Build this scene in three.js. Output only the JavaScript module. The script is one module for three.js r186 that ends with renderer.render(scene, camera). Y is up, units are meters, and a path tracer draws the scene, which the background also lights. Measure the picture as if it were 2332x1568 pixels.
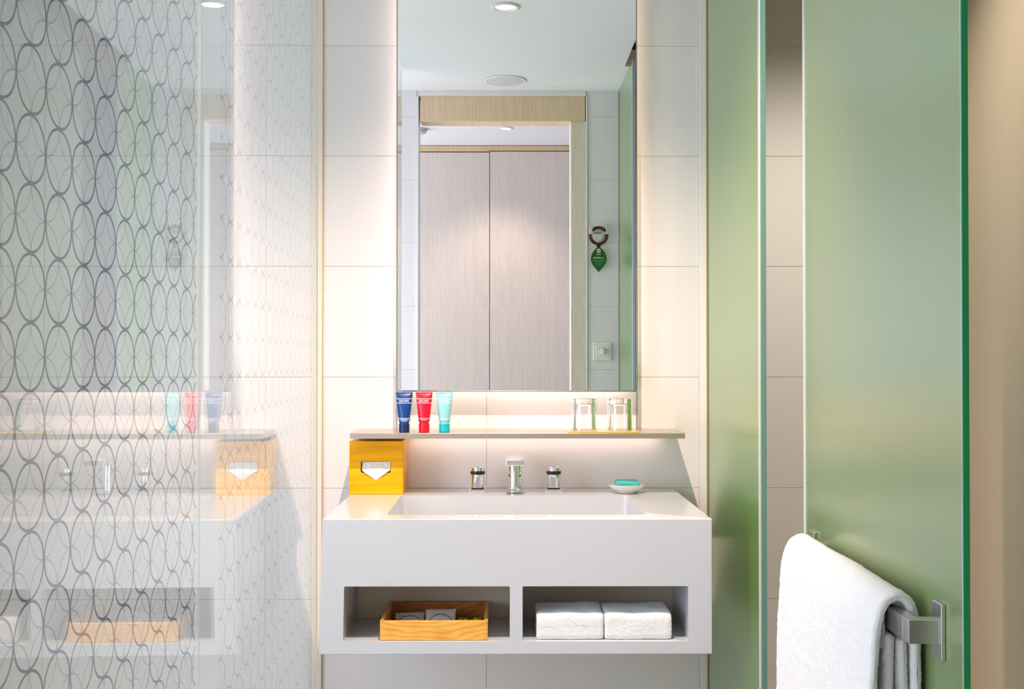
import * as THREE from 'three';
import { RoundedBoxGeometry } from 'three/addons/geometries/RoundedBoxGeometry.js';
import { RectAreaLightUniformsLib } from 'three/addons/lights/RectAreaLightUniformsLib.js';
import { mergeGeometries, mergeVertices, toCreasedNormals } from 'three/addons/utils/BufferGeometryUtils.js';
import { ImprovedNoise } from 'three/addons/math/ImprovedNoise.js';
import { Brush, Evaluator, SUBTRACTION } from 'three-bvh-csg';

/* ---------- camera, exposure, large lights ---------- */
const W = 2332, H = 1568, F = 2556;              // picture size and focal length in picture pixels
const EYE = [0, 1.206, 3.05];
const scene = new THREE.Scene();
scene.background = new THREE.Color(0x9fb4c8);
const camera = new THREE.PerspectiveCamera(2 * Math.atan(H / 2 / F) * 180 / Math.PI, W / H, 0.02, 40);
camera.position.set(...EYE);
camera.rotation.order = 'YXZ';
camera.rotation.set(Math.atan(29 / F), -Math.atan(15 / F), 0);
const renderer = new THREE.WebGLRenderer({ antialias: true });
renderer.toneMapping = THREE.LinearToneMapping;
renderer.toneMappingExposure = 1.2;
renderer.shadowMap.enabled = true;
RectAreaLightUniformsLib.init();

const DAY = new THREE.Color(0.82, 0.855, 1.0), WARM = new THREE.Color(1.0, 0.76, 0.62), LED = new THREE.Color(1.0, 0.755, 0.62);
const WINDOW_SHOWER = 4.2, FILL_WINDOW_HALL = 5.5;     // brightness of the shower window and of the added hall fill window
const SPOT_BATH = 11.5, SPOT_HALL = 1.65, SPOT_TOILET = 7, FILL_SPOT_SHOWER = 1.2, LED_SIDE = 4.0, LED_BOTTOM = 6, LED_SHELF = 6;

function areaLight(color, intensity, w, h, at, to, parent = scene) {
  const l = new THREE.RectAreaLight(color, intensity, w, h);
  l.position.set(...at); parent.add(l); l.lookAt(...to); return l;
}
function spot(color, intensity, at, to, angle, penumbra, parent, size = 2) {
  const l = new THREE.SpotLight(color, intensity, 0, angle, penumbra, 2);
  l.position.set(...at); l.target.position.set(...to); l.castShadow = true; l.shadow.radius = size;
  parent.add(l); parent.add(l.target); return l;
}

/* ---------- helpers ---------- */
let seed = 7;
const rnd = () => { seed = (seed * 16807) % 2147483647; return seed / 2147483647; };
const noise3 = new ImprovedNoise();
const N = (x, y, z = 0) => noise3.noise(x + 31.7, y + 17.3, z + 5.1);
const used = new Map();
function numbered(name) {
  const k = used.get(name) || 0; used.set(name, k + 1);
  return k ? `${name}_${String(k).padStart(3, '0')}` : name;
}
function uvBox(g, s = 1) {                        // texture coordinates in metres, by the way each face points
  g = g.index ? g.toNonIndexed() : g;
  g.computeBoundingBox();
  const p = g.attributes.position, n = g.attributes.normal, uv = new Float32Array(p.count * 2);
  for (let i = 0; i < p.count; i += 3) {
    let a = 0, b = 0, c = 0;
    for (let k = 0; k < 3; k++) { a += Math.abs(n.getX(i + k)); b += Math.abs(n.getY(i + k)); c += Math.abs(n.getZ(i + k)); }
    for (let k = i; k < i + 3; k++) {
      const [u, v] = a >= b && a >= c ? [p.getZ(k), p.getY(k)] : b >= c ? [p.getX(k), p.getZ(k)] : [p.getX(k), p.getY(k)];
      uv[2 * k] = u * s; uv[2 * k + 1] = v * s;
    }
  }
  g.setAttribute('uv', new THREE.BufferAttribute(uv, 2));
  return g;
}
const bx = (x0, x1, y0, y1, z0, z1) => uvBox(new THREE.BoxGeometry(x1 - x0, y1 - y0, z1 - z0).translate((x0 + x1) / 2, (y0 + y1) / 2, (z0 + z1) / 2));
const rbx = (x0, x1, y0, y1, z0, z1, r = 0.002, n = 3) => uvBox(new RoundedBoxGeometry(x1 - x0, y1 - y0, z1 - z0, n, Math.min(r, (x1 - x0) / 2.01, (y1 - y0) / 2.01, (z1 - z0) / 2.01)).translate((x0 + x1) / 2, (y0 + y1) / 2, (z0 + z1) / 2));
const lathe = (pts, n = 48) => new THREE.LatheGeometry(pts.map(([x, y]) => new THREE.Vector2(x, y)), n);
const join = (gs) => gs.length === 1 ? gs[0] : mergeGeometries(gs.map((g) => {
  const c = g.index ? g.toNonIndexed() : g.clone();
  for (const k of Object.keys(c.attributes)) if (!['position', 'normal', 'uv'].includes(k)) c.deleteAttribute(k);
  return c;
}));
function mesh(name, geo, mat, parent = scene) {
  const m = new THREE.Mesh(Array.isArray(geo) ? join(geo) : geo, mat);
  m.name = numbered(name); m.castShadow = m.receiveShadow = true;
  parent.add(m); return m;
}
function part(name, geo, mat, parent, label) {
  const m = mesh(name, geo, mat, parent);
  if (label) m.userData.label = label;
  return m;
}
function tag(o, label, category, group) { o.userData.label = label; o.userData.category = category; if (group) o.userData.group = group; return o; }
function thing(name, label, category, [x, y, z] = [0, 0, 0], group) {
  const o = new THREE.Group(); o.name = numbered(name); o.position.set(x, y, z); scene.add(o);
  return tag(o, label, category, group);
}
function struct(name, geo, mat, label) {
  const o = geo ? mesh(name, geo, mat) : new THREE.Group();
  if (!geo) { o.name = numbered(name); scene.add(o); }
  o.userData.kind = 'structure'; if (label) o.userData.label = label;
  return o;
}
function copyOf(o, label, at) {
  const c = o.clone(); c.name = numbered(o.name); scene.add(c); c.position.set(...at);
  c.userData = { ...o.userData, label }; return c;
}
const lerp = (a, b, t) => a + (b - a) * t, clamp = (v, a = 0, b = 1) => Math.min(b, Math.max(a, v));
const smooth = (a, b, v) => { const t = clamp((v - a) / (b - a)); return t * t * (3 - 2 * t); };

/* ---------- textures ---------- */
function texture(w, h, f, { srgb = true, rx = 1, ry = 1, ox = 0 } = {}) {   // f(u, v) -> [r, g, b] 0..255
  const d = new Uint8Array(w * h * 4);
  for (let j = 0; j < h; j++) for (let i = 0; i < w; i++) {
    const c = f(i / w, j / h), k = 4 * (j * w + i);
    d[k] = clamp(c[0], 0, 255); d[k + 1] = clamp(c[1], 0, 255); d[k + 2] = clamp(c[2], 0, 255); d[k + 3] = c.length > 3 ? clamp(c[3], 0, 255) : 255;
  }
  const t = new THREE.DataTexture(d, w, h, THREE.RGBAFormat);
  t.magFilter = THREE.LinearFilter; t.minFilter = THREE.LinearMipmapLinearFilter; t.generateMipmaps = true;
  t.wrapS = t.wrapT = THREE.RepeatWrapping; if (srgb) t.colorSpace = THREE.SRGBColorSpace;
  t.repeat.set(rx, ry); t.offset.set(ox, 0); t.needsUpdate = true; return t;
}
const mix3 = (a, b, t) => [lerp(a[0], b[0], t), lerp(a[1], b[1], t), lerp(a[2], b[2], t)];
// fine straight grain running along v (vertical veneer); tile of 0.5 m
const veneer = (c0, c1, q) => texture(1024, 512, (u, v) => {
  const g = 0.5 + 0.9 * N(u * 260, v * 4 + q) + 0.6 * N(u * 60, v * 2.2, q) + 0.35 * N(u * 14, v * 0.9, q + 3);
  return mix3(c0, c1, clamp(g));
}, { rx: 2, ry: 2 });
// cathedral-grained pine, rings warped; tile of 0.25 m, grain along u
const pine = (c0, c1, c2, q, stretch = 1) => texture(1024, 512, (u, v) => {
  const x = u * 0.25, y = v * 0.25;
  const warp = 0.012 * N(x * 9, y * 12, q) + 0.004 * N(x * 30, y * 60, q + 2);
  const d = Math.hypot((x - 0.10) * 0.22 * stretch, y - 0.05 + warp) + 0.004 * N(x * 14, y * 40, q);
  const ring = 0.5 + 0.5 * Math.sin(d * 620 + 3 * N(x * 6, y * 8, q));
  const fine = 0.5 + 0.9 * N(x * 60, y * 900, q + 7);
  const blot = clamp(0.5 + 1.1 * N(x * 18, y * 35, q + 11));
  return mix3(mix3(c0, c1, clamp(0.6 * Math.pow(ring, 3) + 0.3 * fine - 0.1)), c2, 0.35 * blot * blot);
}, { rx: 4, ry: 4, ox: 0.5 });
// straight-grained lacquered wood, grain along u; tile of 0.25 m
const plank = (c0, c1, c2, q) => texture(1024, 512, (u, v) => {
  const x = u * 0.25, y = v * 0.25, w = y + 0.006 * N(x * 7, y * 22, q);
  const band = 0.5 + 1.0 * N(x * 2.2, w * 75, q) + 0.5 * N(x * 8, w * 330, q + 4);
  return mix3(mix3(c0, c1, clamp(band)), c2, clamp(1.6 * N(x * 4, w * 45, q + 9)) * 0.6);
}, { rx: 4, ry: 4 });
const terryBump = texture(512, 512, (u, v) => {
  const s = 128 + 70 * N(u * 75, v * 75, 1) + 55 * N(u * 150, v * 150, 4) + 30 * N(u * 24, v * 24, 8);
  return [s, s, s];
}, { srgb: false, rx: 10, ry: 10 });
const terryTone = texture(512, 512, (u, v) => {
  const s = 244 + 9 * N(u * 75, v * 75, 1) + 8 * N(u * 150, v * 150, 4);
  return [s, s, s];
}, { rx: 10, ry: 10 });
const brushed = texture(512, 256, (u, v) => { const s = 128 + 60 * N(u * 3, v * 130, 2) + 40 * N(u * 9, v * 220, 5); return [s, s, s]; }, { srgb: false, rx: 4, ry: 8 });
const tileBump = texture(512, 512, (u, v) => { const s = 128 + 50 * N(u * 160, v * 4, 2) + 40 * N(u * 40, v * 40, 6); return [s, s, s]; }, { srgb: false, rx: 2, ry: 2 });

/* ---------- materials ---------- */
const M = (o) => new THREE.MeshPhysicalMaterial(o);
const lin = (r, g, b) => new THREE.Color().setRGB(r, g, b);
const srgb = (r, g, b) => new THREE.Color(`rgb(${r},${g},${b})`);
const tileMats = [[0.80, 0.772, 0.778], [0.79, 0.763, 0.769], [0.81, 0.781, 0.786]].map((c) => M({ color: lin(...c), roughness: 0.32, bumpMap: tileBump, bumpScale: 0.00012 }));
const grout = M({ color: lin(0.64, 0.60, 0.55), roughness: 0.9 });
const paint = M({ color: lin(0.88, 0.885, 0.89), roughness: 0.85 });
const plaster = M({ color: lin(0.80, 0.78, 0.75), roughness: 0.8 });
const taupe = M({ color: lin(0.56, 0.46, 0.34), roughness: 0.6 });
const beige = M({ color: lin(0.72, 0.62, 0.46), roughness: 0.7 });
const floorMat = M({ color: lin(0.74, 0.72, 0.70), roughness: 0.35 });
const whiteTrim = M({ color: lin(0.82, 0.82, 0.82), roughness: 0.4 });
const creamTrim = M({ color: lin(0.84, 0.76, 0.62), roughness: 0.35 });
const goldSeal = M({ color: lin(0.55, 0.46, 0.25), roughness: 0.4 });
const solidSurface = M({ color: lin(0.565, 0.585, 0.63), roughness: 0.16 });
const mirrorMat = M({ color: lin(0.93, 0.945, 0.94), metalness: 1, roughness: 0.0 });
const chrome = M({ color: lin(0.88, 0.88, 0.89), metalness: 1, roughness: 0.05 });
const steel = M({ color: lin(0.66, 0.66, 0.68), metalness: 1, roughness: 0.32, bumpMap: brushed, bumpScale: 0.00002 });
const shelfSteel = M({ color: lin(0.68, 0.59, 0.50), metalness: 1, roughness: 0.30, bumpMap: brushed, bumpScale: 0.00002 });
const frameMetal = M({ color: lin(0.45, 0.43, 0.41), metalness: 1, roughness: 0.25 });
const black = M({ color: lin(0.012, 0.010, 0.010), roughness: 0.35 });
const rubber = M({ color: lin(0.025, 0.015, 0.012), roughness: 0.4 });
const clearGlass = M({ color: lin(0.95, 0.98, 0.965), transmission: 1, thickness: 0, roughness: 0, ior: 1.5 });
const glassEdge = M({ color: lin(0.64, 0.66, 0.60), roughness: 0.15 });
const greenGlass = M({ color: lin(0.18, 0.265, 0.098), roughness: 0.3, ior: 1.5, clearcoat: 1, clearcoatRoughness: 0.22 });
const greenGlassDeep = M({ color: lin(0.128, 0.275, 0.046), roughness: 0.3, ior: 1.5, clearcoat: 1, clearcoatRoughness: 0.22 });
const greenEdge = M({ color: lin(0.03, 0.38, 0.12), roughness: 0.15 });
const paleEdge = M({ color: lin(0.55, 0.72, 0.72), roughness: 0.15 });
const tumblerGlass = M({ color: lin(1, 1, 1), transmission: 1, thickness: 0.004, roughness: 0, ior: 1.5 });
const veneerLight = M({ map: veneer([217, 206, 198], [227, 218, 210], 1), roughness: 0.55 });
const veneerTan = M({ map: veneer([213, 186, 150], [229, 205, 172], 5), roughness: 0.5 });
const veneerPale = M({ map: veneer([216, 202, 186], [230, 218, 203], 9), roughness: 0.5 });
const boxWood = M({ map: plank([255, 192, 8], [250, 170, 2], [222, 122, 0], 3), roughness: 0.3, specularIntensity: 0.5 });
const trayWood = M({ map: pine([242, 186, 92], [220, 144, 50], [204, 118, 24], 2), roughness: 0.4 });
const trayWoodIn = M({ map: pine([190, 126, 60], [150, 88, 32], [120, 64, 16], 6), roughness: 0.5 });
const terry = M({ color: lin(0.92, 0.925, 0.94), map: terryTone, roughness: 0.95, bumpMap: terryBump, bumpScale: 0.0009, sheen: 0.3, sheenRoughness: 0.6, sheenColor: lin(1, 1, 1) });
const tissuePaper = M({ color: lin(0.92, 0.92, 0.92), roughness: 0.9 });
const porcelain = M({ color: lin(0.86, 0.83, 0.78), roughness: 0.12 });
const plastic = M({ color: lin(0.84, 0.82, 0.78), roughness: 0.35 });
const glow = (c, k) => M({ color: lin(0.9, 0.9, 0.9), emissive: c, emissiveIntensity: k, roughness: 0.5 });

/* ---------- the setting ---------- */
const CEIL = 2.495, ZB = 2.47, XL = -1.45, XR = 1.15, GX = -0.51, PX = 0.55;
function tiled(parent, x0, x1, y0, y1, xs, ys, face, dir) {        // rectangular tiles with open joints on a plane z = face
  const cache = new Map();
  const edges = (a, b, at) => [a, ...at.filter((v) => v > a + 0.004 && v < b - 0.004), b];
  const ex = edges(x0, x1, xs), ey = edges(y0, y1, ys), gap = 0.0007, t = 0.009;
  for (let j = 0; j + 1 < ey.length; j++) for (let i = 0; i + 1 < ex.length; i++) {
    const w = ex[i + 1] - ex[i] - 2 * gap, h = ey[j + 1] - ey[j] - 2 * gap, k = w.toFixed(4) + h.toFixed(4);
    if (w < 0.006 || h < 0.006) continue;
    if (!cache.has(k)) cache.set(k, uvBox(new RoundedBoxGeometry(w, h, t, 1, 0.0007)));
    const m = mesh('tile', cache.get(k), tileMats[Math.floor(rnd() * 3)], parent);
    m.position.set((ex[i] + ex[i + 1]) / 2, (ey[j] + ey[j + 1]) / 2, face - dir * t / 2);
  }
}
const range = (a, step, n) => Array.from({ length: n }, (_, i) => a + i * step);
const rowsBack = range(0.2497, 0.3007, 9);
const wallBack = struct('wall_back', bx(XL - 0.12, XR + 0.12, 0, 2.75, -0.14, -0.0015), grout);
tiled(wallBack, XL, GX - 0.006, 0, CEIL, range(-1.2513, 0.6, 4), rowsBack, 0, 1);
tiled(wallBack, GX + 0.014, 0.5270, 0, CEIL, [-0.0513], rowsBack, 0, 1);
tiled(wallBack, PX + 0.012, XR, 0, 2.6, [0.66], rowsBack, 0, 1);

// doorway wall, opposite the mirror
const DX0 = -0.420, DX1 = 0.390, DTOP = 2.4677;
const frontShape = new THREE.Shape([[XL - 0.12, 0], [DX0, 0], [DX0, DTOP], [DX1, DTOP], [DX1, 0], [XR + 0.12, 0], [XR + 0.12, 2.75], [XL - 0.12, 2.75]].map((p) => new THREE.Vector2(...p)));
const wallFront = struct('wall_front', uvBox(new THREE.ExtrudeGeometry(frontShape, { depth: 0.11, bevelEnabled: false }).translate(0, 0, ZB + 0.0015)), grout);
const rowsFront = range(0.2297, 0.3055, 9);
tiled(wallFront, XL, DX0 - 0.010, 0, CEIL, [-1.1], rowsFront, ZB, -1);
tiled(wallFront, DX1 + 0.007, PX - 0.002, 0, CEIL, [], rowsFront, ZB, -1);
tiled(wallFront, PX + 0.012, XR, 0, 2.6, [0.9], rowsFront, ZB, -1);

// shower side wall with its window opening, and toilet side wall
const WZ0 = 1.10, WZ1 = 2.25, WY0 = 0.60, WY1 = 1.95;
const leftShape = new THREE.Shape([[-2.47 - 0.11, 0], [0.14, 0], [0.14, 2.75], [-2.58, 2.75]].map((p) => new THREE.Vector2(...p)));
leftShape.holes.push(new THREE.Path([[-WZ0, WY0], [-WZ0, WY1], [-WZ1, WY1], [-WZ1, WY0]].map((p) => new THREE.Vector2(...p))));
struct('wall_left', uvBox(new THREE.ExtrudeGeometry(leftShape, { depth: 0.12, bevelEnabled: false }).rotateY(Math.PI / 2).translate(XL - 0.12, 0, 0)), plaster);
struct('wall_right', bx(XR, XR + 0.12, 0, 2.75, -0.14, ZB + 0.11), taupe);
struct('floor', bx(-2.45, 1.75, -0.1, 0, -0.14, 4.7), floorMat);

// ceiling: one slab with a pocket cut out over the sliding door and the toilet
const ceilShape = new THREE.Shape([[-2.45, 0.14], [0.529, 0.14], [0.529, -2.02], [1.75, -2.02], [1.75, -4.7], [-2.45, -4.7]].map((p) => new THREE.Vector2(...p)));
for (const [x, z, r] of [[0, 1.166, 0.039], [-0.98, 1.0, 0.036], [0, 3.35, 0.030]]) { const h = new THREE.Path(); h.absarc(x, -z, r, 0, Math.PI * 2); ceilShape.holes.push(h); }
struct('ceiling', uvBox(new THREE.ExtrudeGeometry(ceilShape, { depth: 0.15, bevelEnabled: false, curveSegments: 32 }).rotateX(-Math.PI / 2).translate(0, CEIL, 0)), paint);
{
  const t = new THREE.Shape([[0.40, 0.14], [XR + 0.12, 0.14], [XR + 0.12, -2.2], [0.40, -2.2]].map((p) => new THREE.Vector2(...p))), h = new THREE.Path();
  h.absarc(0.86, -0.85, 0.035, 0, Math.PI * 2); t.holes.push(h);
  struct('ceiling_toilet', uvBox(new THREE.ExtrudeGeometry(t, { depth: 0.15, bevelEnabled: false, curveSegments: 32 }).rotateX(-Math.PI / 2).translate(0, 2.60, 0)), beige);
}
struct('trim_pocket', bx(0.5295, XR, 2.4955, 2.60, 2.005, 2.0195), beige);
const vent = tag(mesh('ceiling_vent', [bx(0.545, 0.66, 2.568, 2.594, 1.998, 2.0045)], black), 'small black vent slot in beige ceiling recess above sliding door', 'vent');

// hall beyond the doorway
struct('wall_hall_right', bx(1.62, 1.75, 0, CEIL, ZB + 0.11, 4.7), plaster);
struct('wall_hall_back', bx(-2.45, 1.75, 0, CEIL, 4.55, 4.7), plaster);
struct('wall_hall_front', bx(-2.45, XL - 0.12, 0, CEIL, ZB, ZB + 0.11), plaster);
const HZ0 = 2.75, HZ1 = 3.75, HY0 = 0.5, HY1 = 2.2;
const hallShape = new THREE.Shape([[-4.7, 0], [-(ZB + 0.11), 0], [-(ZB + 0.11), CEIL], [-4.7, CEIL]].map((p) => new THREE.Vector2(...p)));
hallShape.holes.push(new THREE.Path([[-HZ0, HY0], [-HZ0, HY1], [-HZ1, HY1], [-HZ1, HY0]].map((p) => new THREE.Vector2(...p))));
struct('wall_hall_left', uvBox(new THREE.ExtrudeGeometry(hallShape, { depth: 0.15, bevelEnabled: false }).rotateY(Math.PI / 2).translate(-2.45, 0, 0)), plaster);

function frostedWindow(name, x, y0, y1, z0, z1, level) {           // daylit obscured window: frame, mullion, glowing pane, and its light
  const w = struct(name);
  const f = 0.035;
  part('window_frame', [bx(x - 0.05, x, y0, y0 + f, z0, z1), bx(x - 0.05, x, y1 - f, y1, z0, z1), bx(x - 0.05, x, y0, y1, z0, z0 + f), bx(x - 0.05, x, y0, y1, z1 - f, z1)], whiteTrim, w);
  part('window_pane', bx(x - 0.03, x - 0.022, y0 + f, y1 - f, z0 + f, z1 - f), glow(DAY, level * 0.55), w);
  areaLight(DAY, level, z1 - z0 - 2 * f, y1 - y0 - 2 * f, [x - 0.018, (y0 + y1) / 2, (z0 + z1) / 2], [x + 2, (y0 + y1) / 2, (z0 + z1) / 2], w);
  return w;
}
frostedWindow('window_1', XL - 0.03, WY0, WY1, WZ0, WZ1, WINDOW_SHOWER);
frostedWindow('added_window_2', -2.33, HY0, HY1, HZ0, HZ1, FILL_WINDOW_HALL);  // added window out of view, cool fill for hall and doorway

// trims where the tiled strip of the mirror wall ends
struct('trim_1', rbx(GX + 0.002, GX + 0.0135, 0, CEIL, -0.001, 0.012, 0.0015), creamTrim, 'cream edge profile between glass shower panel and tiled mirror wall');
struct('trim_2', rbx(0.5274, 0.5462, 0, CEIL, -0.001, 0.004, 0.0012), whiteTrim, 'white edge strip at the right of the tiled mirror wall');
struct('trim_3', rbx(0.5464, 0.5492, 0, CEIL, -0.001, 0.006, 0.0008), goldSeal, 'thin golden sealant line beside the green glass');
// door surround
const surround = struct('door_1', null, null, 'pale wood door surround opposite the mirror');
part('header_panel', rbx(-0.411, 0.386, 2.3468, DTOP, ZB - 0.004, ZB + 0.114, 0.002), veneerTan, surround);
part('door_jamb', rbx(0.316, 0.3895, 0, 2.3462, ZB - 0.002, ZB + 0.112, 0.002), veneerPale, surround);
part('door_jamb', rbx(-0.4298, -0.4198, 0, DTOP, ZB - 0.006, ZB + 0.112, 0.0015), whiteTrim, surround);
part('edge_strip', rbx(0.3897, 0.3968, 0, DTOP, ZB - 0.007, ZB + 0.0014, 0.0015), whiteTrim, surround);
part('wall_strip', rbx(-0.4195, 0.3895, DTOP + 0.0005, CEIL - 0.0005, ZB - 0.003, ZB + 0.0014, 0.001), plaster, surround);

/* ---------- glass on the left: two panes printed with rings ---------- */
const RING_Z = 0.0742, RING_Y = 0.0690;
const ringMask = (u, v) => {                      // dark rings touching in a square grid, fine pale rings shifted half a step
  const line = (cu, cv, r, w) => { const d = Math.abs(Math.hypot(u - cu, v - cv) - r); return 1 - smooth(w * 0.55, w, d); };
  let dark = 0, pale = 0;
  for (const [a, b] of [[0.5, 0.5], [-0.5, 0.5], [1.5, 0.5], [0.5, -0.5], [0.5, 1.5]]) dark = Math.max(dark, line(a, b, 0.487, 0.030));
  for (const [a, b] of [[0, 0], [1, 0], [0, 1], [1, 1]]) pale = Math.max(pale, line(a, b, 0.494, 0.016));
  return [dark, pale];
};
const filmColour = texture(512, 512, (u, v) => { const [d, p] = ringMask(u, v); return mix3([205, 210, 214], [44, 50, 126], Math.max(d, p)); });
const filmAlpha = texture(512, 512, (u, v) => { const [d, p] = ringMask(u, v); const a = Math.max(0.05, 0.92 * d, 0.5 * p) * 255; return [a, a, a]; }, { srgb: false });
for (const t of [filmColour, filmAlpha]) { t.repeat.set(1 / RING_Z, 1 / RING_Y); t.offset.set(-(1.9335 - RING_Z / 2) / RING_Z, -(1.2405) / RING_Y); }
const film = (strength) => M({ map: filmColour, opacity: strength, alphaMap: filmAlpha, transparent: true, roughness: 0.6, side: THREE.DoubleSide });
function ringPane(name, label, z0, z1, f0, f1, strength) {
  const o = thing(name, label, 'glass panel', [GX, 0, 0]);
  o.rotation.y = Math.atan(0.0223);
  part('glass_pane', bx(-0.004, 0, 0.006, CEIL - 0.004, z0, z1 - 0.0016), clearGlass, o);
  part('glass_edge', bx(-0.004, 0, 0.006, CEIL - 0.004, z1 - 0.0015, z1), glassEdge, o, 'pale green polished glass edge');
  const g = new THREE.PlaneGeometry(f1 - f0, CEIL - 0.02, 1, 1).rotateY(-Math.PI / 2).translate(-0.0046, CEIL / 2, (f0 + f1) / 2);
  const uv = g.attributes.uv, p = g.attributes.position;
  for (let i = 0; i < uv.count; i++) uv.setXY(i, p.getZ(i), p.getY(i));
  part('patterned_film', g, film(strength), o, 'film printed with overlapping blue rings');
  return o;
}
ringPane('shower_panel', 'clear fixed glass panel against the tiled wall, with a bare strip along its near edge', 0.014, 1.2765, 0.016, 1.125, 0.55);
ringPane('shower_panel', 'near glass panel at far left covered with overlapping blue rings', 1.278, 2.062, 1.283, 2.058, 0.82);

/* ---------- green satin glass on the right ---------- */
function satin(o, z0, z1, y0, y1, mat, t = 0.0105) {
  part('glass_pane', bx(0, t, y0, y1, z0 + 0.0022, z1 - 0.0022), mat, o);
  part('glass_edge', bx(0.0012, t - 0.0012, y0, y1, z1 - 0.0022, z1), greenEdge, o, 'dark green glass edge');
  part('glass_edge', bx(0.0012, t - 0.0012, y0, y1, z0, z0 + 0.0022), greenEdge, o, 'dark green glass edge');
  part('chamfer', [bx(0, 0.0012, y0, y1, z1 - 0.0022, z1 - 0.0008), bx(0, 0.0012, y0, y1, z0 + 0.0008, z0 + 0.0022)], paleEdge, o, 'pale ground chamfer');
}
const gA = thing('glass_partition', 'narrow green satin glass panel beside the mirror wall and vanity', 'glass panel', [PX, 0, 0]);
satin(gA, 0.002, 0.622, 0.004, CEIL - 0.002, greenGlassDeep);
part('edge_seal', rbx(-0.0028, 0.0012, 0.004, CEIL - 0.002, 0.6225, 0.634, 0.001), M({ color: lin(0.58, 0.62, 0.56), roughness: 0.2 }), gA, 'pale edge seal');
part('end_face', rbx(0.0013, 0.0125, 0.004, CEIL - 0.002, 0.6225, 0.634, 0.001), M({ color: lin(0.13, 0.28, 0.235), roughness: 0.2 }), gA, 'teal end face of the green glass');
const gC = thing('glass_partition', 'green satin glass panel beside the wall with the dial, seen in the mirror', 'glass panel', [PX, 0, 0]);
satin(gC, 1.90, ZB - 0.004, 0.004, CEIL - 0.004, greenGlassDeep);
part('edge_seal', rbx(-0.0025, 0.012, 0.004, CEIL - 0.004, 1.886, 1.8985, 0.002), M({ color: lin(0.50, 0.66, 0.68), roughness: 0.2, metalness: 0.2 }), gC, 'pale blue edge seal');
const DOORX = 0.600;
const door = thing('sliding_door', 'green satin glass sliding door with a square steel towel rail', 'door', [DOORX, 0, 0]);
satin(door, 0.808, 1.578, 0.012, 2.585, greenGlass);
part('edge_seal', rbx(-0.002, 0.012, 0.012, 2.585, 0.797, 0.8078, 0.002), M({ color: lin(0.60, 0.63, 0.58), roughness: 0.3 }), door, 'pale edge seal');
const rail = part('towel_rail', rbx(-0.0485, -0.0305, 0.8144, 0.8464, 0.858, 1.4905, 0.0006), steel, door, 'square brushed steel towel rail');
for (const z of [0.870, 1.503]) {
  part('rail_arm', z > 1 ? rbx(-0.0485, -0.006, 0.8144, 0.8464, z - 0.012, z + 0.012, 0.0006) : rbx(-0.0303, -0.006, 0.8144, 0.8464, z - 0.012, z + 0.012, 0.0008), steel, rail);
  part('rail_plate', rbx(-0.0062, -0.0003, 0.792, 0.869, z - 0.017, z + 0.017, 0.0012), steel, rail);
}

/* ---------- bath towel on the rail ---------- */
function towelRibbon(path, half, z0, z1, nz, wobble, q) {           // thick ribbon that follows a path in x, y and runs along z
  const pts = new THREE.CatmullRomCurve3(path.map(([x, y]) => new THREE.Vector3(x, y, 0)), false, 'centripetal').getSpacedPoints(360);
  const n = pts.length, loop = [];
  const nor = pts.map((p, i) => { const a = pts[Math.max(0, i - 1)], b = pts[Math.min(n - 1, i + 1)], t = new THREE.Vector2(b.x - a.x, b.y - a.y).normalize(); return [-t.y, t.x, t.x, t.y]; });
  for (let i = 0; i < n; i++) loop.push([i, 1]);
  for (let k = 1; k < 6; k++) loop.push([n - 1, Math.cos(k / 6 * Math.PI), Math.sin(k / 6 * Math.PI)]);
  for (let i = n - 1; i >= 0; i--) loop.push([i, -1]);
  for (let k = 1; k < 6; k++) loop.push([0, -Math.cos(k / 6 * Math.PI), -Math.sin(k / 6 * Math.PI)]);
  const L = loop.length, pos = [], uv = [], idx = [];
  const rows = [];
  for (let j = 0; j <= nz; j++) rows.push([lerp(z0, z1, j / nz), 1]);
  const caps = 5, all = [];
  for (let k = 0; k < caps; k++) { const a = (k / caps) * Math.PI / 2; all.push([z0 - half * Math.cos(a), Math.sin(a)]); }
  all.push(...rows);
  for (let k = caps - 1; k >= 0; k--) { const a = (k / caps) * Math.PI / 2; all.push([z1 + half * Math.cos(a), Math.sin(a)]); }
  for (const [z, s] of all) loop.forEach(([i, side, out = 0], m) => {
    const p = pts[i], [nx, ny, tx, ty] = nor[i];
    const drop = clamp((0.86 - p.y) / 0.4);
    const sway = wobble * (drop + 0.15) * (N(z * 7, p.y * 2.5, q) * 1.4 + 0.5 * N(z * 19, p.y * 5, q + 3));
    const pile = 0.0013 * N(z * 270, p.y * 270, p.x * 270 + side) + 0.0009 * N(z * 70, p.y * 70, side + q);
    const r = (half * s + pile * s) * side + sway;
    const zz = z + 0.004 * N(p.y * 16, q, side) * 1;
    pos.push(p.x + nx * r + tx * out * half * s, p.y + ny * r + ty * out * half * s, zz);
    uv.push(zz, m * 0.0028);
  });
  const R = all.length;
  for (let j = 0; j + 1 < R; j++) for (let m = 0; m < L; m++) { const a = j * L + m, b = j * L + (m + 1) % L, c = a + L, d = b + L; idx.push(a, c, b, b, c, d); }
  const g = new THREE.BufferGeometry();
  g.setAttribute('position', new THREE.Float32BufferAttribute(pos, 3)); g.setAttribute('uv', new THREE.Float32BufferAttribute(uv, 2)); g.setIndex(idx);
  g.computeVertexNormals(); return g;
}
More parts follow.
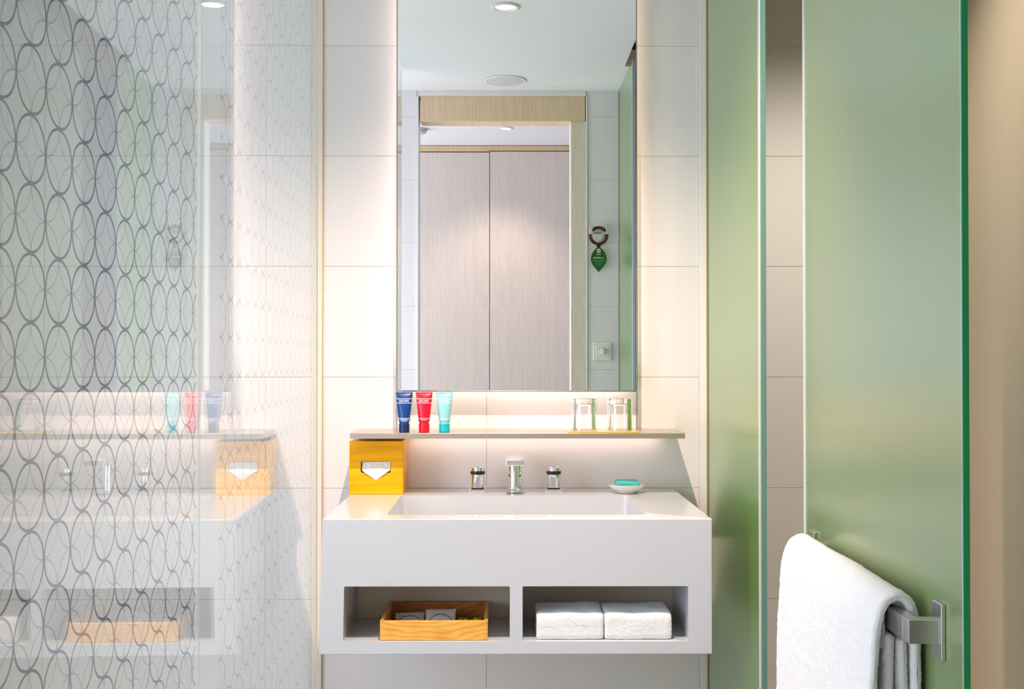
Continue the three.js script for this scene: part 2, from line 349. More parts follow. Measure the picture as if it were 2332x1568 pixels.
const towelGeo = [
  towelRibbon([[0.508, 0.34], [0.512, 0.50], [0.518, 0.66], [0.524, 0.77], [0.531, 0.832], [0.543, 0.858], [0.560, 0.866], [0.575, 0.858], [0.584, 0.836], [0.5875, 0.78], [0.5875, 0.60], [0.586, 0.38]], 0.0074, 0.93, 1.444, 250, 0.009, 1),
  towelRibbon([[0.5425, 0.79], [0.5435, 0.822], [0.5462, 0.8475], [0.560, 0.8535], [0.5738, 0.8465], [0.5762, 0.822], [0.5765, 0.79]], 0.0050, 0.945, 1.425, 230, 0.001, 4),
  towelRibbon([[0.5490, 0.36], [0.5500, 0.55], [0.5515, 0.70], [0.5535, 0.800]], 0.0078, 0.945, 1.430, 230, 0.003, 6),
  towelRibbon([[0.5680, 0.36], [0.5690, 0.55], [0.5690, 0.70], [0.5685, 0.796]], 0.0070, 0.950, 1.437, 230, 0.003, 8),
];
tag(mesh('bath_towel', towelGeo, terry), 'large white terry towel hanging over the steel rail of the green glass door', 'towel');

/* ---------- vanity ---------- */
const VX0 = -0.403, VX1 = 0.456, VY0 = 0.5527, VY1 = 0.850, VZ = 0.573;
const vanity = thing('vanity_basin', 'white solid wall-hung vanity with square basin and two open niches', 'vanity');
{
  const ev = new Evaluator(); ev.useGroups = false;
  const brush = (g) => { g.deleteAttribute('uv'); const c = g.index ? g : mergeVertices(g); const b = new Brush(c); b.updateMatrixWorld(); return b; };
  const solid = (x0, x1, y0, y1, z0, z1, r, n = 3) => {
    const g = new RoundedBoxGeometry(x1 - x0, y1 - y0, z1 - z0, n, r).translate((x0 + x1) / 2, (y0 + y1) / 2, (z0 + z1) / 2); return g;
  };
  ev.attributes = ['position', 'normal'];
  const basin = solid(-0.2755, 0.3265, 0.742, 0.95, 0.143, 0.515, 0.018, 5);
  { const p = basin.attributes.position; for (let i = 0; i < p.count; i++) { const k = clamp((0.85 - p.getY(i)) / 0.108); p.setX(i, lerp(p.getX(i), 0.0255, k * 0.06)); p.setZ(i, lerp(p.getZ(i), 0.33, k * 0.10)); } basin.computeVertexNormals(); }
  let b = ev.evaluate(brush(solid(VX0, VX1, VY0, VY1, 0.001, VZ, 0.0022)), brush(basin), SUBTRACTION);
  b = ev.evaluate(b, brush(solid(-0.3527, 0.0097, 0.581, 0.702, 0.345, 0.70, 0.003, 2)), SUBTRACTION);
  b = ev.evaluate(b, brush(solid(0.0378, 0.403, 0.581, 0.702, 0.345, 0.70, 0.003, 2)), SUBTRACTION);
  const g = b.geometry, p = g.attributes.position;
  for (let i = 0; i < p.count; i++) {                              // the left side splays a little towards its foot
    const k = clamp((0.0265 - p.getX(i)) / 0.43); p.setX(i, p.getX(i) - 0.007 * k * k * k * (1 - (p.getY(i) - VY0) / (VY1 - VY0)));
  }
  part('body', uvBox(g), solidSurface, vanity);
  const cream = M({ color: lin(0.72, 0.63, 0.49), roughness: 0.4 });
  part('niche_back', rbx(-0.3524, 0.0094, 0.5813, 0.7017, 0.3453, 0.3478, 0.0008), cream, vanity, 'cream back panel of the left niche');
  part('niche_back', rbx(0.0381, 0.4027, 0.5813, 0.7017, 0.3453, 0.3478, 0.0008), cream, vanity, 'cream back panel of the right niche');
  part('drain', lathe([[0, 0.006], [0.018, 0.006], [0.024, 0.004], [0.0255, 0], [0, 0]], 32).translate(0.0255, 0.7425, 0.33), chrome, vanity, 'chrome basin drain');
}

/* ---------- shelf, mirror with its lights ---------- */
const shelf = thing('wall_shelf', 'long slim brushed metal shelf under the mirror', 'shelf');
part('shelf_plate', rbx(-0.397, 0.4585, 0.9985, 1.0127, 0.0005, 0.185, 0.0012), shelfSteel, shelf);
part('light_strip', bx(-0.255, 0.420, 0.9955, 0.9984, 0.020, 0.034), glow(LED, 1.6), shelf, 'slim warm light strip under the shelf');
areaLight(LED, LED_SHELF, 0.67, 0.013, [0.0825, 0.9951, 0.027], [0.0825, 0, 0.0271], shelf);
const MX0 = -0.2887, MX1 = 0.350, MY0 = 1.117, MY1 = 2.30, MZ = 0.050;
const mirror = thing('wall_mirror', 'tall rectangular mirror with thin metal frame and warm light behind it', 'mirror');
part('mirror_glass', bx(MX0, MX1, MY0, MY1, MZ - 0.004, MZ), mirrorMat, mirror);
part('frame_strip', rbx(MX0 - 0.0032, MX0 - 0.0001, 1.0130, MY1, MZ - 0.016, MZ + 0.002, 0.0006), frameMetal, mirror, 'left metal strip running down to the shelf');
part('frame_strip', rbx(MX1 + 0.0001, MX1 + 0.0032, 1.0130, MY1, MZ - 0.016, MZ + 0.002, 0.0006), frameMetal, mirror, 'right metal strip running down to the shelf');
part('frame_strip', rbx(MX0, MX1, MY0 - 0.0034, MY0 - 0.0001, MZ - 0.016, MZ + 0.002, 0.0006), frameMetal, mirror, 'bottom metal strip');
part('backing_box', rbx(-0.245, 0.307, 1.163, 2.27, 0.0005, MZ - 0.0045, 0.002), paint, mirror);
{
  const led = glow(LED, 2.2), h = 1.07, cy = 1.716;
  part('light_strip', bx(-0.2472, -0.2452, 1.18, 2.25, 0.012, 0.030), led, mirror, 'warm light strip behind the mirror');
  part('light_strip', bx(0.3072, 0.3092, 1.18, 2.25, 0.012, 0.030), led, mirror, 'warm light strip behind the mirror');
  part('light_channel', rbx(-0.278, 0.340, 1.1455, 1.1628, 0.0005, MZ - 0.0045, 0.001), paint, mirror);
  part('light_strip', bx(-0.272, 0.334, 1.1434, 1.1454, 0.012, 0.030), led, mirror, 'warm light strip behind the mirror');
  areaLight(LED, LED_SIDE, 0.018, h, [-0.2476, cy, 0.021], [-2, cy, 0.021], mirror);
  areaLight(LED, LED_SIDE, 0.018, h, [0.3096, cy, 0.021], [2, cy, 0.021], mirror);
  areaLight(LED, LED_BOTTOM, 0.60, 0.018, [0.031, 1.1430, 0.021], [0.031, 0, 0.0211], mirror);
}

/* ---------- taps ---------- */
const TZ = 0.085;
function tapHandle(label, x) {
  const t = thing('basin_tap', label, 'tap', [x, VY1, TZ], 'tap handles either side of the spout');
  part('base_plate', rbx(-0.0225, 0.0225, 0.0002, 0.010, -0.0225, 0.0225, 0.0015), chrome, t);
  part('stem_ring', lathe([[0, 0.0102], [0.0172, 0.0102], [0.0172, 0.0125], [0, 0.0125]], 40), black, t);
  part('handle_body', lathe([[0, 0.0127], [0.0160, 0.0127], [0.0166, 0.0133], [0.0166, 0.066], [0.0158, 0.0672], [0, 0.0676]], 64), chrome, t);
  part('grip_ring', lathe([[0.0167, 0.0475], [0.0188, 0.0482], [0.0192, 0.0500], [0.0192, 0.0545], [0.0188, 0.0562], [0.0167, 0.057]], 64), rubber, t, 'black grip ring');
  return t;
}
tapHandle('chrome tap handle with black grip ring, the one nearer the wooden tissue box', -0.073);
const tapR = tapHandle('chrome tap handle with black grip ring, the one nearer the soap dish', 0.1276);
const spout = thing('basin_spout', 'chrome basin spout with flat square top between the two tap handles', 'tap', [0.0244, VY1, TZ]);
part('spout_column', lathe([[0, 0.0003], [0.0212, 0.0003], [0.0212, 0.0035], [0.0190, 0.0042], [0.0190, 0.080], [0, 0.080]], 64), chrome, spout);
part('spout_top', rbx(-0.0235, 0.0225, 0.0802, 0.0965, -0.022, 0.112, 0.0022), chrome, spout);

/* ---------- things on the vanity and shelf ---------- */
// tissue box
const TB = { x0: -0.405, x1: -0.266, y0: VY1 + 0.0003, y1: 0.9885, z0: 0.004, z1: 0.132 };
const tbox = thing('tissue_box', 'square orange-brown wooden tissue box on the vanity under the shelf', 'tissue box');
{
  const w = TB.x1 - TB.x0, s = new THREE.Shape([[0, 0], [w, 0], [w, w - 0.0008], [0, w - 0.0008]].map((p) => new THREE.Vector2(...p)));
  const rr = (x0, x1, y0, y1, r) => { const p = new THREE.Path(); p.moveTo(x0 + r, y0); p.lineTo(x1 - r, y0); p.absarc(x1 - r, y0 + r, r, -Math.PI / 2, 0); p.lineTo(x1, y1 - r); p.absarc(x1 - r, y1 - r, r, 0, Math.PI / 2); p.lineTo(x0 + r, y1); p.absarc(x0 + r, y1 - r, r, Math.PI / 2, Math.PI); p.lineTo(x0, y0 + r); p.absarc(x0 + r, y0 + r, r, Math.PI, 1.5 * Math.PI); return p; };
  s.holes.push(rr(0.0295, 0.1073, 0.0560, 0.0860, 0.004));
  part('front_panel', uvBox(new THREE.ExtrudeGeometry(s, { depth: 0.0074, bevelEnabled: true, bevelThickness: 0.0008, bevelSize: 0.0006, bevelOffset: -0.0006, bevelSegments: 2, curveSegments: 8 }).translate(TB.x0, TB.y0, TB.z1 - 0.0082)), boxWood, tbox);
  const zf = TB.z1 - 0.0084;
  part('side_panel', rbx(TB.x0 + 0.0004, TB.x0 + 0.0084, TB.y0, TB.y1, TB.z0, zf, 0.001), boxWood, tbox);
  part('side_panel', rbx(TB.x1 - 0.0084, TB.x1 - 0.0004, TB.y0, TB.y1, TB.z0, zf, 0.001), boxWood, tbox);
  part('top_panel', rbx(TB.x0 + 0.0086, TB.x1 - 0.0086, TB.y1 - 0.007, TB.y1 - 0.0004, TB.z0, zf, 0.001), boxWood, tbox);
  part('back_panel', rbx(TB.x0 + 0.0086, TB.x1 - 0.0086, TB.y0, TB.y1 - 0.0082, TB.z0, TB.z0 + 0.006, 0.001), boxWood, tbox);
}
// the tissue: crumpled in the slot, its corner folded out over the front
{
  const cx = TB.x0 + 0.0684, cy = TB.y0 + 0.071, z = TB.z1, gs = [];
  const sheet = (f, nu, nv) => { const g = new THREE.PlaneGeometry(1, 1, nu, nv), p = g.attributes.position; for (let i = 0; i < p.count; i++) p.setXYZ(i, ...f(p.getX(i) + 0.5, p.getY(i) + 0.5)); g.computeVertexNormals(); return g; };
  gs.push(sheet((u, v) => [cx + (u - 0.5) * 0.074, cy + (v - 0.5) * 0.026, z - 0.007 - 0.006 * Math.abs(v - 0.5) + 0.0035 * N(u * 9, v * 5, 2) + 0.002 * N(u * 22, v * 14, 3)], 60, 24));
  gs.push(sheet((u, v) => {                                         // v = 1 at the ragged top inside the slot, 0 at the hanging tip
    const top = cy + 0.0035 + 0.0022 * N(u * 11, 0, 5) - 0.005 * Math.pow(Math.abs(2 * u - 1), 3), tip = cy - 0.0338;
    const y = lerp(tip, top, v), wv = 0.0004 + 0.0372 * Math.min(1, v * 1.22);
    const out = v > 0.62 ? lerp(0.0045, -0.006, smooth(0.62, 1, v)) : lerp(0.0009, 0.0045, smooth(0, 0.62, v));
    return [cx + 0.001 + (u - 0.5) * 2 * wv * (v > 0.8 ? 0.98 : 1), y, z + out + 0.0007 * N(u * 8, v * 6, 9) * v + 0.0014 * N(u * 16, 1, 3) * smooth(0.4, 0.9, v)];
  }, 60, 40));
  tissuePaper.side = THREE.DoubleSide;
  tag(mesh('tissue', gs, tissuePaper), 'white paper tissue folded out of the wooden box slot into a point', 'tissue');
}
// soap dish and soap
tag(mesh('soap_dish', lathe([[0, 0.0035], [0.0235, 0.0035], [0.0245, 0], [0.0285, 0], [0.029, 0.002], [0.0300, 0.006], [0.0395, 0.0105], [0.0470, 0.0185], [0.0480, 0.0215], [0.0472, 0.0220], [0.0455, 0.0203], [0.038, 0.0135], [0.028, 0.0092], [0, 0.0078]].slice(0), 72).translate(0.3190, VY1 + 0.0004, 0.097), porcelain), 'small round white soap dish on the right of the vanity', 'soap dish');
{
  const g = new RoundedBoxGeometry(0.062, 0.0165, 0.036, 6, 0.005), p = g.attributes.position;
  for (let i = 0; i < p.count; i++) {
    const x = p.getX(i), y = p.getY(i), zz = p.getZ(i), e = smooth(0.022, 0.031, Math.abs(x));
    p.setXYZ(i, x, y * (1 - 0.25 * e) + 0.0012 * N(x * 110, zz * 110, y * 60) + 0.002 * e * Math.sin(zz * 300), zz + 0.001 * N(x * 80, y * 90, 4));
  }
  g.computeVertexNormals();
  const soap = tag(mesh('soap_bar', g, M({ color: lin(0.045, 0.50, 0.47), roughness: 0.42 })), 'bar of soap wrapped in turquoise paper lying on the soap dish', 'soap');
  soap.position.set(0.3195, VY1 + 0.0252, 0.100); soap.rotation.set(0.10, 0.12, -0.035);
}
// squeeze tubes
function tubeLabel(base, cap, ink, lines, q) {
  const c = document.createElement('canvas'); c.width = 1024; c.height = 1024;
  const k = c.getContext('2d');
  k.fillStyle = base; k.fillRect(0, 0, 1024, 1024);
  const Y = (f) => 1024 * (1 - f);                                  // fraction of the tube's full height
  k.fillStyle = ink;
  for (const f of [0.838, 0.732, 0.345]) k.fillRect(256, Y(f) - 8, 512, 15);
  k.textAlign = 'center'; k.textBaseline = 'middle';
  k.save(); k.translate(512, Y(0.786)); k.scale(1, 1.1); k.font = 'bold 62px sans-serif'; k.fillText('ESCAPE', 0, 0); k.restore();
  k.font = 'bold 40px sans-serif';
  lines.forEach((t, i) => k.fillText(t, 512, Y(0.312) + i * 36));
  const t = new THREE.CanvasTexture(c); t.colorSpace = THREE.SRGBColorSpace; t.magFilter = THREE.LinearFilter; return t;
}
function tubeBody() {
  const nu = 64, nv = 40, pos = [], uv = [], idx = [], h0 = 0.0225, h1 = 0.1035;
  for (let j = 0; j <= nv; j++) for (let i = 0; i <= nu; i++) {
    const v = j / nv, a = i / nu * 2 * Math.PI, s = smooth(0.04, 0.12, v);
    const w = lerp(0.0128, lerp(0.0146, 0.0218, Math.pow(v, 1.15)), s), d = lerp(0.0128, 0.0145, s) * Math.pow(1 - Math.pow(v, 1.7), 0.75) + 0.0007;
    const y = lerp(h0, h1, v);
    pos.push(-w * Math.sin(a), y, -d * Math.cos(a)); uv.push(i / nu, y / 0.107);   // u = 0.5 faces the room
    if (i < nu && j < nv) { const A = j * (nu + 1) + i; idx.push(A, A + 1, A + nu + 1, A + 1, A + nu + 2, A + nu + 1); }
  }
  const g = new THREE.BufferGeometry();
  g.setAttribute('position', new THREE.Float32BufferAttribute(pos, 3)); g.setAttribute('uv', new THREE.Float32BufferAttribute(uv, 2)); g.setIndex(idx);
  g.computeVertexNormals(); return g;
}
const body = tubeBody();
const capGeo = lathe([[0, 0], [0.0128, 0], [0.0139, 0.001], [0.0141, 0.021], [0.0134, 0.0224], [0, 0.0224]], 48);
const crimpGeo = rbx(-0.0221, 0.0221, 0.1036, 0.107, -0.0008, 0.0008, 0.0004);
function tube(label, x, turn, base, cap, ink, lines) {
  const t = thing('squeeze_tube', label, 'toiletry tube', [x, 1.0130, 0.140], 'squeeze tubes standing on the shelf');
  t.rotation.y = turn; t.scale.y = 0.955;
  part('tube_body', body, M({ map: tubeLabel(base, cap, ink, lines), roughness: 0.3 }), t);
  part('cap', capGeo, M({ color: new THREE.Color(cap), roughness: 0.35 }), t);
  part('crimped_end', crimpGeo, M({ color: new THREE.Color(base), roughness: 0.35 }), t);
}
tube('dark blue squeeze tube standing on its cap at the left of the shelf', -0.2620, 0.05, '#06418c', '#04265e', '#e6ecf8', ['CONDITIONING', 'SHAMPOO']);
tube('red squeeze tube standing on its cap between the blue and turquoise tubes', -0.2105, 0.0, '#dd0b31', '#cf0a22', '#ffd9dd', ['BATH GEL']);
tube('pale turquoise squeeze tube standing on its cap beside the red one', -0.1580, -0.04, '#8fcfd6', '#12b3c4', '#d3f0f2', ['BODY LOTION']);

// tumblers, mouth down, on an amber tray
const amber = M({ color: lin(0.80, 0.48, 0.07), roughness: 0.18 });
tag(mesh('coaster_tray', [rbx(0.1600, 0.3420, 1.0130, 1.0165, 0.099, 0.181, 0.0012)], amber), 'thin glossy amber tray under the two glasses on the shelf', 'tray');
const tumbler = thing('drinking_glass', 'upturned clear drinking glass on the amber tray, the one nearer the tubes', 'glass', [0.2036, 1.0167, 0.142], 'upturned glasses on the shelf');
part('glass_body', lathe([[0.0320, 0.0004], [0.0326, 0], [0.0333, 0.0006], [0.0331, 0.066], [0.0330, 0.0815], [0.0318, 0.0832], [0, 0.0832], [0, 0.0690], [0.0260, 0.0690], [0.0305, 0.0670], [0.0318, 0.060], [0.0321, 0.030], [0.0320, 0.0004]].reverse(), 72), tumblerGlass, tumbler);
copyOf(tumbler, 'upturned clear drinking glass on the amber tray, the one beside the right mirror strip', [0.2958, 1.0167, 0.142]);

/* ---------- in the niches ---------- */
const NY = 0.5812;
const tray = thing('wooden_tray', 'shallow open pine tray in the left niche of the vanity', 'tray', [-0.158, NY, 0.465]);
{
  const w = 0.119, d = 0.100, h = 0.0432, t = 0.0085;
  part('front_board', rbx(-w + 0.003, w - 0.003, 0.0003, h, d - t, d, 0.0012), trayWood, tray);
  part('back_board', rbx(-w + 0.003, w - 0.003, 0.0003, h, -d, -d + t, 0.0012), trayWoodIn, tray);
  for (const s of [-1, 1]) part('side_board', s < 0 ? rbx(-w, -w + t, 0.0003, h, -d + 0.0005, d - 0.0006, 0.0012) : rbx(w - t, w, 0.0003, h, -d + 0.0005, d - 0.0006, 0.0012), trayWood, tray);
  part('base_board', bx(-w + t, w - t, 0.0006, 0.005, -d + t, d - t), trayWoodIn, tray);
}
function sachetArt(q) {
  const c = document.createElement('canvas'); c.width = 512; c.height = 384; const k = c.getContext('2d');
  k.fillStyle = '#d9cfc6'; k.fillRect(0, 0, 512, 384);
  k.strokeStyle = '#8b857f'; k.lineWidth = 6; k.beginPath(); k.moveTo(150, 52); k.lineTo(360, 56); k.stroke();
  for (let i = 0; i < 900; i++) { const a = Math.PI * (0.12 + 0.76 * rnd()), r = 300 + 34 * rnd(); k.fillStyle = rnd() < 0.5 ? '#3c4446' : '#8a8f8e'; k.fillRect(256 + Math.cos(a) * r * 0.80, 450 - Math.sin(a) * r, 6, 5); }
  const t = new THREE.CanvasTexture(c); t.colorSpace = THREE.SRGBColorSpace; return t;
}
function sachetGeo(w, h, puff) {
  const g = new THREE.BoxGeometry(w, h, 0.002, 36, 28, 1), p = g.attributes.position;
  for (let i = 0; i < p.count; i++) {
    const x = p.getX(i) / w * 2, y = p.getY(i) / h * 2, k = Math.pow(Math.max(0, 1 - x * x), 0.5) * Math.pow(Math.max(0, 1 - y * y), 0.5);
    const crimp = Math.abs(y) > 0.96 ? 0.0006 * Math.sin(x * 60) : 0;
    p.setX(i, p.getX(i) * (1 - 0.05 * (1 - y * y)));
    p.setY(i, p.getY(i) + crimp * Math.sign(y));
    p.setZ(i, p.getZ(i) + Math.sign(p.getZ(i)) * puff * k * (1 + 0.3 * N(x * 3, y * 3, w * 50)));
  }
  g.computeVertexNormals(); return g;
}
const sachetA = tag(mesh('sachet', sachetGeo(0.070, 0.055, 0.005), M({ map: sachetArt(1), roughness: 0.6 })), 'pale printed sachet lying flat at the left side of the wooden tray', 'sachet', 'sachets in the wooden tray');
sachetA.position.set(-0.222, NY + 0.0165, 0.440); sachetA.rotation.set(-1.18, 0, 0.03);
const sachetB = tag(mesh('sachet', sachetGeo(0.072, 0.055, 0.005), M({ map: sachetArt(2), roughness: 0.6 })), 'pale printed sachet standing more upright in the middle of the wooden tray', 'sachet', 'sachets in the wooden tray');
sachetB.position.set(-0.1500, NY + 0.0210, 0.446); sachetB.rotation.set(-0.95, -0.02, 0.0);
function candy(label, x, y, z, turn, c) {
  const pts = [[0, -0.0155], [0.0058, -0.0150], [0.0012, -0.0078], [0.0052, -0.0058], [0.0068, 0], [0.0052, 0.0058], [0.0012, 0.0078], [0.0058, 0.0150], [0, 0.0155]];
  const g = lathe(pts, 20).rotateZ(Math.PI / 2), p = g.attributes.position;
  for (let i = 0; i < p.count; i++) if (Math.abs(p.getX(i)) > 0.009) p.setZ(i, p.getZ(i) * 0.35);
  g.computeVertexNormals();
  const m = tag(mesh('wrapped_candy', g, M({ color: c, roughness: 0.3 })), label, 'candy', 'wrapped candies in the wooden tray');
  m.position.set(x, y, z); m.rotation.y = turn;
}
candy('yellow wrapped candy nearest the upright sachet in the wooden tray', -0.1060, NY + 0.0120, 0.428, 1.2, lin(0.75, 0.62, 0.03));
candy('green wrapped candy between two yellow ones in the wooden tray', -0.0915, NY + 0.0120, 0.432, -0.9, lin(0.30, 0.52, 0.04));
candy('yellow wrapped candy nearest the right end of the wooden tray', -0.0690, NY + 0.0120, 0.426, 0.8, lin(0.75, 0.60, 0.02));

function foldedTowel(label, x0, x1, q) {
  const w = x1 - x0, h = 0.0605, d = 0.125, g0 = new RoundedBoxGeometry(w, h, d, 10, 0.019);
  const sub = new THREE.BoxGeometry(w, h, d, 90, 40, 70), p = sub.attributes.position, r = 0.017;
  for (let i = 0; i < p.count; i++) {
    let x = p.getX(i), y = p.getY(i), z = p.getZ(i);
    const ix = clamp(x, -w / 2 + r * 0.6, w / 2 - r * 0.6), iy = clamp(y, -h / 2 + r * (y < 0 ? 0.7 : 1), h / 2 - r), iz = clamp(z, -d / 2 + r, d / 2 - r);
    const v = new THREE.Vector3(x - ix, y - iy, z - iz), l = v.length();
    if (l > 1e-6) { const k = r / Math.max(Math.abs(v.x) / 0.6, Math.abs(v.y), Math.abs(v.z), 1e-6); v.normalize().multiplyScalar(Math.min(l, r)); x = ix + v.x * (Math.abs(v.x) > 1e-9 ? 1 : 1); y = iy + v.y; z = iz + v.z; }
    const pile = 0.0006 * N(x * 280, y * 280, z * 280 + q) + 0.0013 * N(x * 20, y * 22, z * 20 + q), dir = new THREE.Vector3(x / w, y / h, z / d).normalize();
    const sag = y > 0 ? -0.003 * (0.5 + N(x * 20, z * 14, q)) : 0;
    p.setXYZ(i, x + dir.x * pile, Math.max(-h / 2, y + dir.y * pile + sag), z + dir.z * pile);
  }
  let g = mergeVertices((sub.deleteAttribute('uv'), sub.deleteAttribute('normal'), sub)); g.computeVertexNormals(); g = uvBox(g);
  const t = tag(mesh('hand_towel', g, terry), label, 'towel', 'folded hand towels in the right niche');
  t.position.set((x0 + x1) / 2, NY + h / 2 + 0.0003, 0.562 - d / 2); return t;
}
foldedTowel('folded white hand towel nearer the middle of the vanity, in the right niche', 0.0690, 0.2175, 2).rotation.y = 0.0;
foldedTowel('folded white hand towel nearer the green glass, in the right niche', 0.2195, 0.3680, 9).rotation.y = 0.0;

/* ---------- ceiling fittings ---------- */
function downlight(label, x, z, r0, r1, light) {
  const o = thing('ceiling_downlight', label, 'ceiling light', [x, CEIL, z], null);
  part('trim_ring', lathe([[r0, -0.0005], [r1, -0.0005], [r1, -0.003], [r1 - 0.006, -0.007], [r0 + 0.003, -0.007], [r0, -0.004]], 56), whiteTrim, o);
  part('lens', lathe([[0, -0.002], [r0 - 0.004, -0.002], [r0 - 0.001, 0.001], [r0 - 0.001, 0.045], [r0 - 0.003, 0.045], [r0 - 0.003, 0.002], [0, 0.001]].reverse(), 48), glow(new THREE.Color(1, 0.93, 0.82), 2.2), o, 'glowing lens');
  light(o); return o;
}
downlight('round lit downlight in the bathroom ceiling above the vanity', 0.0, 1.166, 0.039, 0.054, (o) => spot(WARM, SPOT_BATH, [0, 0.016, 0], [0.02, -1.65, -0.76], 0.74, 1.0, o, 0.8));
downlight('round lit downlight in the hall ceiling seen through the doorway in the mirror', 0.0, 3.35, 0.030, 0.042, (o) => spot(WARM, SPOT_HALL, [0, 0.016, 0], [-0.10, -1.6, 0.35], 0.80, 0.55, o, 0.6));
downlight('round lit downlight above the toilet behind the green sliding door', 0.86, 0.85, 0.035, 0.048, (o) => { o.position.y = 2.60; spot(new THREE.Color(1, 0.87, 0.76), SPOT_TOILET, [0, 0.016, 0], [-0.08, -2.1, -0.75], 0.66, 1.0, o, 0.6); });
downlight('added unseen downlight over the shower, fill light behind the ring-printed glass', -0.98, 1.0, 0.036, 0.050, (o) => spot(WARM, FILL_SPOT_SHOWER, [0, 0.016, 0], [0.05, -1.8, 0.1], 1.0, 0.8, o, 0.6));  // added lamp out of view, lifts the light in shower and bathroom
const speaker = thing('ceiling_speaker', 'round white speaker grille in the bathroom ceiling near the doorway', 'ceiling speaker', [0, CEIL, 2.263]);
part('rim', lathe([[0.082, -0.0005], [0.099, -0.0005], [0.0985, -0.004], [0.094, -0.007], [0.084, -0.007], [0.082, -0.005]], 64), whiteTrim, speaker);
part('grille', lathe([[0, -0.009], [0.06, -0.008], [0.0815, -0.0055], [0.0815, -0.001], [0, -0.001]].reverse(), 64), M({ color: lin(0.70, 0.71, 0.72), roughness: 0.7 }), speaker);
const det = thing('smoke_detector', 'small round white detector on the hall ceiling beside the doorway edge', 'smoke detector', [-0.485, CEIL, 3.38]);
part('base_ring', lathe([[0, -0.0005], [0.046, -0.0005], [0.046, -0.010], [0, -0.010]].reverse(), 48), whiteTrim, det);
part('cover', lathe([[0, -0.0102], [0.040, -0.0102], [0.037, -0.024], [0.024, -0.030], [0, -0.031]].reverse(), 48), M({ color: lin(0.66, 0.66, 0.66), roughness: 0.5 }), det);

/* ---------- things on the doorway wall ---------- */
const hookX = 0.4495, hookY = 1.802;
const hook = thing('wall_hook', 'chrome double wall hook beside the doorway, seen in the mirror', 'hook', [hookX, hookY, ZB]);
part('wall_plate', lathe([[0, 0], [0.026, 0], [0.026, 0.006], [0.023, 0.009], [0, 0.009]], 48).rotateX(-Math.PI / 2).translate(0, -0.008, -0.0003), M({ color: lin(0.78, 0.78, 0.70), roughness: 0.3 }), hook);
part('hook_stem', rbx(-0.005, 0.005, -0.005, 0.005, -0.045, -0.008, 0.001), chrome, hook);
part('hook_bar', rbx(-0.047, 0.047, -0.007, 0.0055, -0.052, -0.040, 0.0015), chrome, hook);
for (const s of [-1, 1]) part('hook_prong', rbx(s * 0.0395 - 0.0075, s * 0.0395 + 0.0075, 0.0058, 0.040, -0.052, -0.040, 0.0015), chrome, hook);
const hanger = thing('hanging_tag', 'green leaf-shaped card on a brown ring, hanging from the wall hook', 'hanging card', [hookX, hookY - 0.011, ZB - 0.020]);
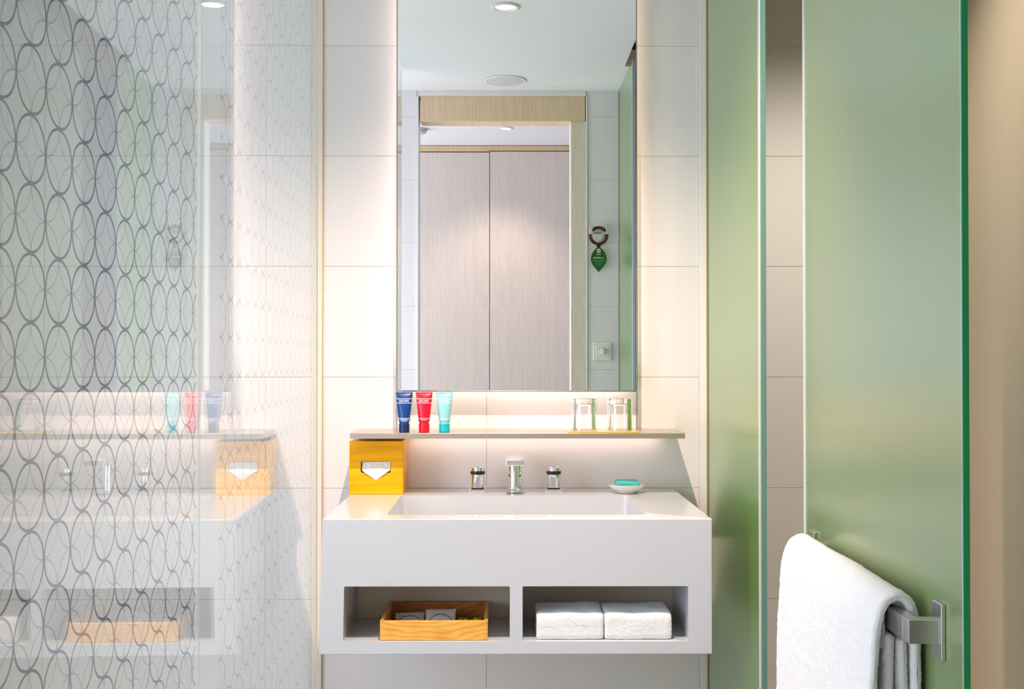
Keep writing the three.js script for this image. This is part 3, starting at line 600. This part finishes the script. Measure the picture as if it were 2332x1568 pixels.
{
  const ring = new THREE.Shape(); ring.absarc(0, 0, 0.0466, 0, Math.PI * 2);
  const hole = new THREE.Path(); hole.absarc(0, 0, 0.0315, 0, Math.PI * 2, true); ring.holes.push(hole);
  const neck = new THREE.Shape([[-0.0095, -0.044], [0.0095, -0.044], [0.0085, -0.062], [-0.0085, -0.062]].map((p) => new THREE.Vector2(...p)));
  const ex = { depth: 0.0012, bevelEnabled: false, curveSegments: 48 };
  const brown = texture(256, 256, (u, v) => { const a = Math.atan2(v - 0.5, u - 0.5); const s = clamp(0.5 + 1.4 * N(a * 7, Math.hypot(u - 0.5, v - 0.5) * 5, 3)); return mix3([34, 14, 4], [150, 84, 26], s * s); });
  const g = join([new THREE.ExtrudeGeometry(ring, ex), new THREE.ExtrudeGeometry(neck, ex)]), p = g.attributes.position, uv = g.attributes.uv;
  for (let i = 0; i < p.count; i++) uv.setXY(i, 0.5 + p.getX(i) / 0.13, 0.5 + p.getY(i) / 0.13);
  part('brown_ring', g, M({ map: brown, roughness: 0.4 }), hanger, 'dark brown streaked ring');
  const leaf = new THREE.Shape(); leaf.moveTo(0, -0.054);
  leaf.bezierCurveTo(0.020, -0.062, 0.038, -0.088, 0.038, -0.112); leaf.bezierCurveTo(0.038, -0.140, 0.014, -0.158, 0, -0.176);
  leaf.bezierCurveTo(-0.014, -0.158, -0.038, -0.140, -0.038, -0.112); leaf.bezierCurveTo(-0.038, -0.088, -0.020, -0.062, 0, -0.054);
  const c = document.createElement('canvas'); c.width = 512; c.height = 820; const k = c.getContext('2d');
  k.fillStyle = '#0b5a1c'; k.fillRect(0, 0, 512, 820);
  k.fillStyle = '#f1f2e6'; k.beginPath(); for (let i = 0; i < 6; i++) k.lineTo(256 + 66 * Math.sin(i * Math.PI / 3), 128 - 66 * Math.cos(i * Math.PI / 3)); k.fill();
  k.fillStyle = '#1d2a14'; k.save(); k.translate(256, 128); k.rotate(-0.4); k.fillRect(-34, -22, 40, 34); k.fillRect(-6, -12, 40, 34); k.restore();
  k.fillStyle = '#dfe8d8'; k.fillRect(190, 224, 34, 26); k.fillRect(230, 224, 30, 26); k.fillRect(266, 224, 26, 26); k.fillRect(298, 224, 26, 26);
  k.fillRect(96, 344, 120, 12); k.fillRect(222, 330, 80, 26); k.fillRect(322, 334, 100, 24); k.fillStyle = '#9fc49c'; k.fillRect(70, 372, 372, 4);
  for (const [y, a, b] of [[408, 66, 446], [426, 72, 440], [444, 70, 444], [462, 76, 436], [480, 150, 370], [528, 110, 402], [572, 140, 376], [590, 210, 300]]) for (let x = a; x < b; x += 14) { k.globalAlpha = 0.45 + 0.4 * rnd(); k.fillRect(x, y, 10, 8); }
  const t = new THREE.CanvasTexture(c); t.colorSpace = THREE.SRGBColorSpace; t.magFilter = THREE.LinearFilter;
  const lg = new THREE.ExtrudeGeometry(leaf, ex).rotateY(Math.PI).translate(0, 0, 0.0005), lp = lg.attributes.position, lu = lg.attributes.uv;
  for (let i = 0; i < lp.count; i++) lu.setXY(i, 0.5 - lp.getX(i) / 0.078, (lp.getY(i) + 0.178) / 0.125);
  part('leaf_card', lg, M({ map: t, roughness: 0.35 }), hanger, 'green leaf-shaped card with white print');
}
const dial = thing('wall_dial', 'square white wall plate with a round dial beside the doorway, seen in the mirror', 'wall switch', [0.4675, 1.2336, ZB]);
part('cover_plate', rbx(-0.0445, 0.0445, -0.0445, 0.0445, -0.009, -0.0003, 0.004), plastic, dial);
part('inner_plate', rbx(-0.031, 0.031, -0.031, 0.031, -0.0115, -0.0092, 0.001), plastic, dial);
const knob = part('dial_knob', lathe([[0, 0], [0.0155, 0], [0.0150, 0.010], [0.0135, 0.012], [0, 0.012]], 40).rotateX(-Math.PI / 2).translate(0.0015, 0.001, -0.0117), plastic, dial);
part('knob_grip', rbx(-0.0030, 0.0060, -0.0125, 0.0145, -0.0275, -0.0238, 0.0012), plastic, knob);
const ink = M({ color: lin(0.03, 0.03, 0.03), roughness: 0.6 });
for (const [x, y] of [[-0.020, 0.0085], [-0.0135, 0.0165], [-0.001, 0.0205], [0.0125, 0.0165], [0.0215, 0.0085], [0.026, -0.025]]) part('dial_mark', bx(x - 0.0016, x + 0.0016, y - 0.0012, y + 0.0012, -0.0119, -0.0116), ink, dial);

/* ---------- wardrobe across the hall ---------- */
const WF = 3.87;
const robe = thing('wardrobe', 'pale wood wardrobe with two plain doors across the hall, seen in the mirror', 'wardrobe', [0, 0, WF]);
part('carcass', bx(-0.80, 0.62, 0.0, 2.475, 0.024, 0.62), veneerLight, robe);
part('cornice', rbx(-0.80, -0.096, 2.458, CEIL - 0.003, -0.004, 0.022, 0.002), veneerTan, robe, 'darker top strip over the left door');
part('cornice', rbx(-0.0955, 0.62, 2.463, CEIL - 0.003, -0.008, 0.022, 0.002), veneerTan, robe, 'pale top strip over the right door');
part('plinth', bx(-0.80, 0.62, 0.001, 0.08, 0.006, 0.023), veneerLight, robe);
part('door', rbx(-0.798, -0.0985, 0.084, 2.452, 0, 0.021, 0.0015), veneerLight, robe);
part('door', rbx(-0.0940, 0.618, 0.084, 2.458, 0, 0.021, 0.0015), veneerLight, robe);
struct('wall_hall_side', bx(0.625, 1.62, 0, CEIL, WF, WF + 0.12), plaster);

renderer.render(scene, camera);
